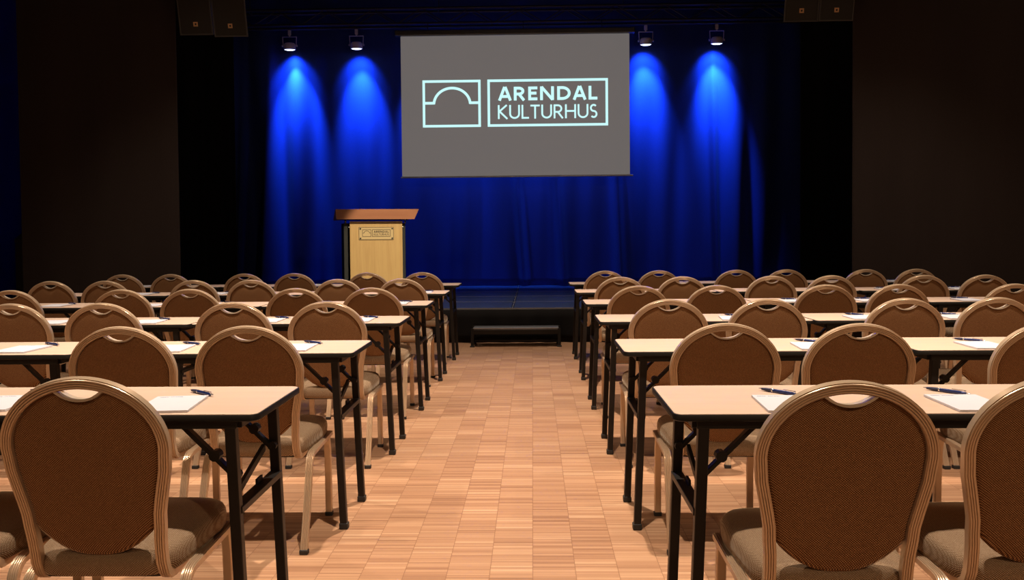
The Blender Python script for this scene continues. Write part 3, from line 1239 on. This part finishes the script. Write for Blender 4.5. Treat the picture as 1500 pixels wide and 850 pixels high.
# ------------------------------------------------------------------ seating plan
ORD = ['nearest', 'second', 'third', 'fourth', 'fifth', 'farthest']
SEAT = ['first', 'second', 'third', 'fourth', 'fifth', 'sixth']
DX = {'left': (2.742, 1.228, -0.755, 0.0036, -1), 'right': (2.723, 1.237, 0.375, -0.0016, 1)}
tab0, ch0, pad0, pen0 = make_table(), make_chair(), make_pad(), make_pen()
USED = set()


def inst(p):
    if p.name in USED:
        return copy_tree(p)
    USED.add(p.name)
    return p


def row_far(side, k):
    z, p = DX[side][:2]
    return z + p * k


N_TABLES = {'left': [1, 2, 2, 3, 3, 3], 'right': [1, 2, 2, 3, 3, 3]}
jr = random.Random(3)
for side in ('left', 'right'):
    z, p, xe, xs, sg = DX[side]
    for k in range(6):
        yc = row_far(side, k) - TD / 2
        for j in range(N_TABLES[side][k]):
            o = inst(tab0)
            xc = xe + xs * k + sg * (TL / 2 + j * (TL + 0.006))
            o.location = (xc, yc + (jr.uniform(-0.004, 0.004) if j else 0), 0)
            where = ['at the aisle end', 'second from the aisle', 'third from the aisle'][j]
            tag(o, f'birch-topped black folding table, {where}, {ORD[k]} row left of aisle'.replace('left', side), 'table', 'folding tables set in rows')

# (pixel of the top of each back: x, y), from the aisle outwards
CH = {'left': [[(113, 552), (-152, 552)],
               [(360, 477), (167, 478)],
               [(477, 440), (339, 441.4), (147.5, 442.2), (6, 443.5)],
               [(543.5, 419.3), (422, 420.6), (277, 422), (172, 422), (14, 423.5)],
               [(588, 406.7), (490, 406.7), (367, 407.5), (280, 408.6), (153, 409), (67.5, 410)],
               [(619, 396.8), (537.5, 397.4), (430.6, 398), (350, 398.7), (247.5, 399.2), (180, 399.2)]],
      'right': [[(1248, 557.5), (1572, 556)],
                [(1065, 473), (1266, 473.5), (1541, 472)],
                [(980.6, 437.4), (1129, 437.4), (1328, 436.6), (1463, 435.5)],
                [(936, 417.4), (1053, 417), (1211, 416.8), (1326, 416), (1488, 415.5)],
                [(909, 404), (1000, 404), (1131, 403), (1226, 403), (1357, 402.7), (1442, 402.7)],
                [(887, 394.7), (965.6, 394.7), (1079, 394.5), (1161, 394.5), (1269, 394.3), (1347, 394.3)]]}
CHZ = 0.894
for side in ('left', 'right'):
    z, p, xe, xs, sg = DX[side]
    for k, row in enumerate(CH[side]):
        near = row_far(side, k) - TD
        seats = []
        for j, (px, py) in enumerate(row):
            P = at_z(px, py, CHZ)
            # the measured height of the far rows is coarse: keep the back close to its row
            yb = P.y + 0.05 * j if k == 0 else min(max(P.y, near - 0.34), near - 0.26)
            seats.append([at_y(px, py, yb).x, yb])
        # neighbours keep clear of each other and of the table legs between them
        for it in range(8):
            for a, b in zip(seats, seats[1:]):
                gap = 0.475 - abs(a[0] - b[0])
                if gap > 0:
                    a[0] -= sg * gap / 2
                    b[0] += sg * gap / 2
        legs = []
        for j in range(4):
            xc = xe + xs * k + sg * (TL / 2 + j * (TL + 0.006))
            legs += [xc - TL / 2 + 0.08, xc + TL / 2 - 0.08]
        for a in seats:
            for d in sorted((q * 0.004 for q in range(-40, 41)), key=abs):
                if all(abs(a[0] + d - l) > 0.248 for l in legs):
                    a[0] += d
                    break
        for j, (x, yb) in enumerate(seats):
            o = inst(ch0)
            rz = jr.uniform(-0.015, 0.015)
            o.rotation_euler = (0, 0, rz)
            o.location = (x - 0.305 * math.sin(rz), yb + 0.305 * math.cos(rz), 0)
            tag(o, f'brown round-backed banquet chair, {SEAT[j]} from the aisle, {ORD[k]} row {side} of aisle', 'chair', 'banquet chairs at the tables')

# (centre of each visible pad: x, y)
PADS = {'left': [[(252, 591), (-2, 590)],
                 [(432, 507), (250, 510), (32, 511)],
                 [(526, 466.5), (393, 468.5), (217.6, 471), (80, 472)],
                 [(582, 443), (463, 444), (318, 446), (221.6, 447), (83, 447)],
                 [(620, 428), (320, 429.3), (211, 430)],
                 [(460, 416), (212, 417)]],
        'right': [[(1152, 591), (1418, 590)],
                  [(1192, 508), (1440, 507)],
                  [(1075, 466), (1262, 465.8), (1400, 465.5)],
                  [(1158, 441), (1272, 442), (1417, 441.5)],
                  [(1300, 424.5), (1404, 424.2)],
                  [(1121, 412.8), (1311, 412.5)]]}
for side in ('left', 'right'):
    sg = DX[side][4]
    for k, row in enumerate(PADS[side]):
        for j, (px, py) in enumerate(row):
            P = at_z(px, py, TH + 0.006)
            far = row_far(side, k)
            y = min(max(P.y, far - TD + 0.125), far - 0.285)
            P = at_y(px, py, y)
            rz = (-0.05 if side == 'right' else 0.06) + jr.uniform(-0.06, 0.06)
            o = inst(pad0)
            o.location = (P.x, y, TH + 0.0004)
            o.rotation_euler = (0, 0, rz)
            tag(o, f'white letterheaded notepad, {SEAT[j]} from the aisle on the {ORD[k]} row {side} of aisle', 'notepad', 'notepads on the tables')
            pn = inst(pen0)
            rp = (-0.64 if side == 'left' else -0.86) + jr.uniform(-0.08, 0.08)
            if side == 'left':
                off = Vector((0.040, 0.166, 0))
            else:
                off = Vector((0.020, 0.174, 0))
            off.rotate(Matrix.Rotation(rz, 3, 'Z').to_euler())
            pn.location = (P.x + off.x, y + off.y, TH + 0.0004)
            pn.rotation_euler = (0, 0, rp)
            tag(pn, f'dark blue ballpoint pen beside the {SEAT[j]} pad from aisle, {ORD[k]} row on the {side}', 'pen', 'ballpoint pens by the notepads')
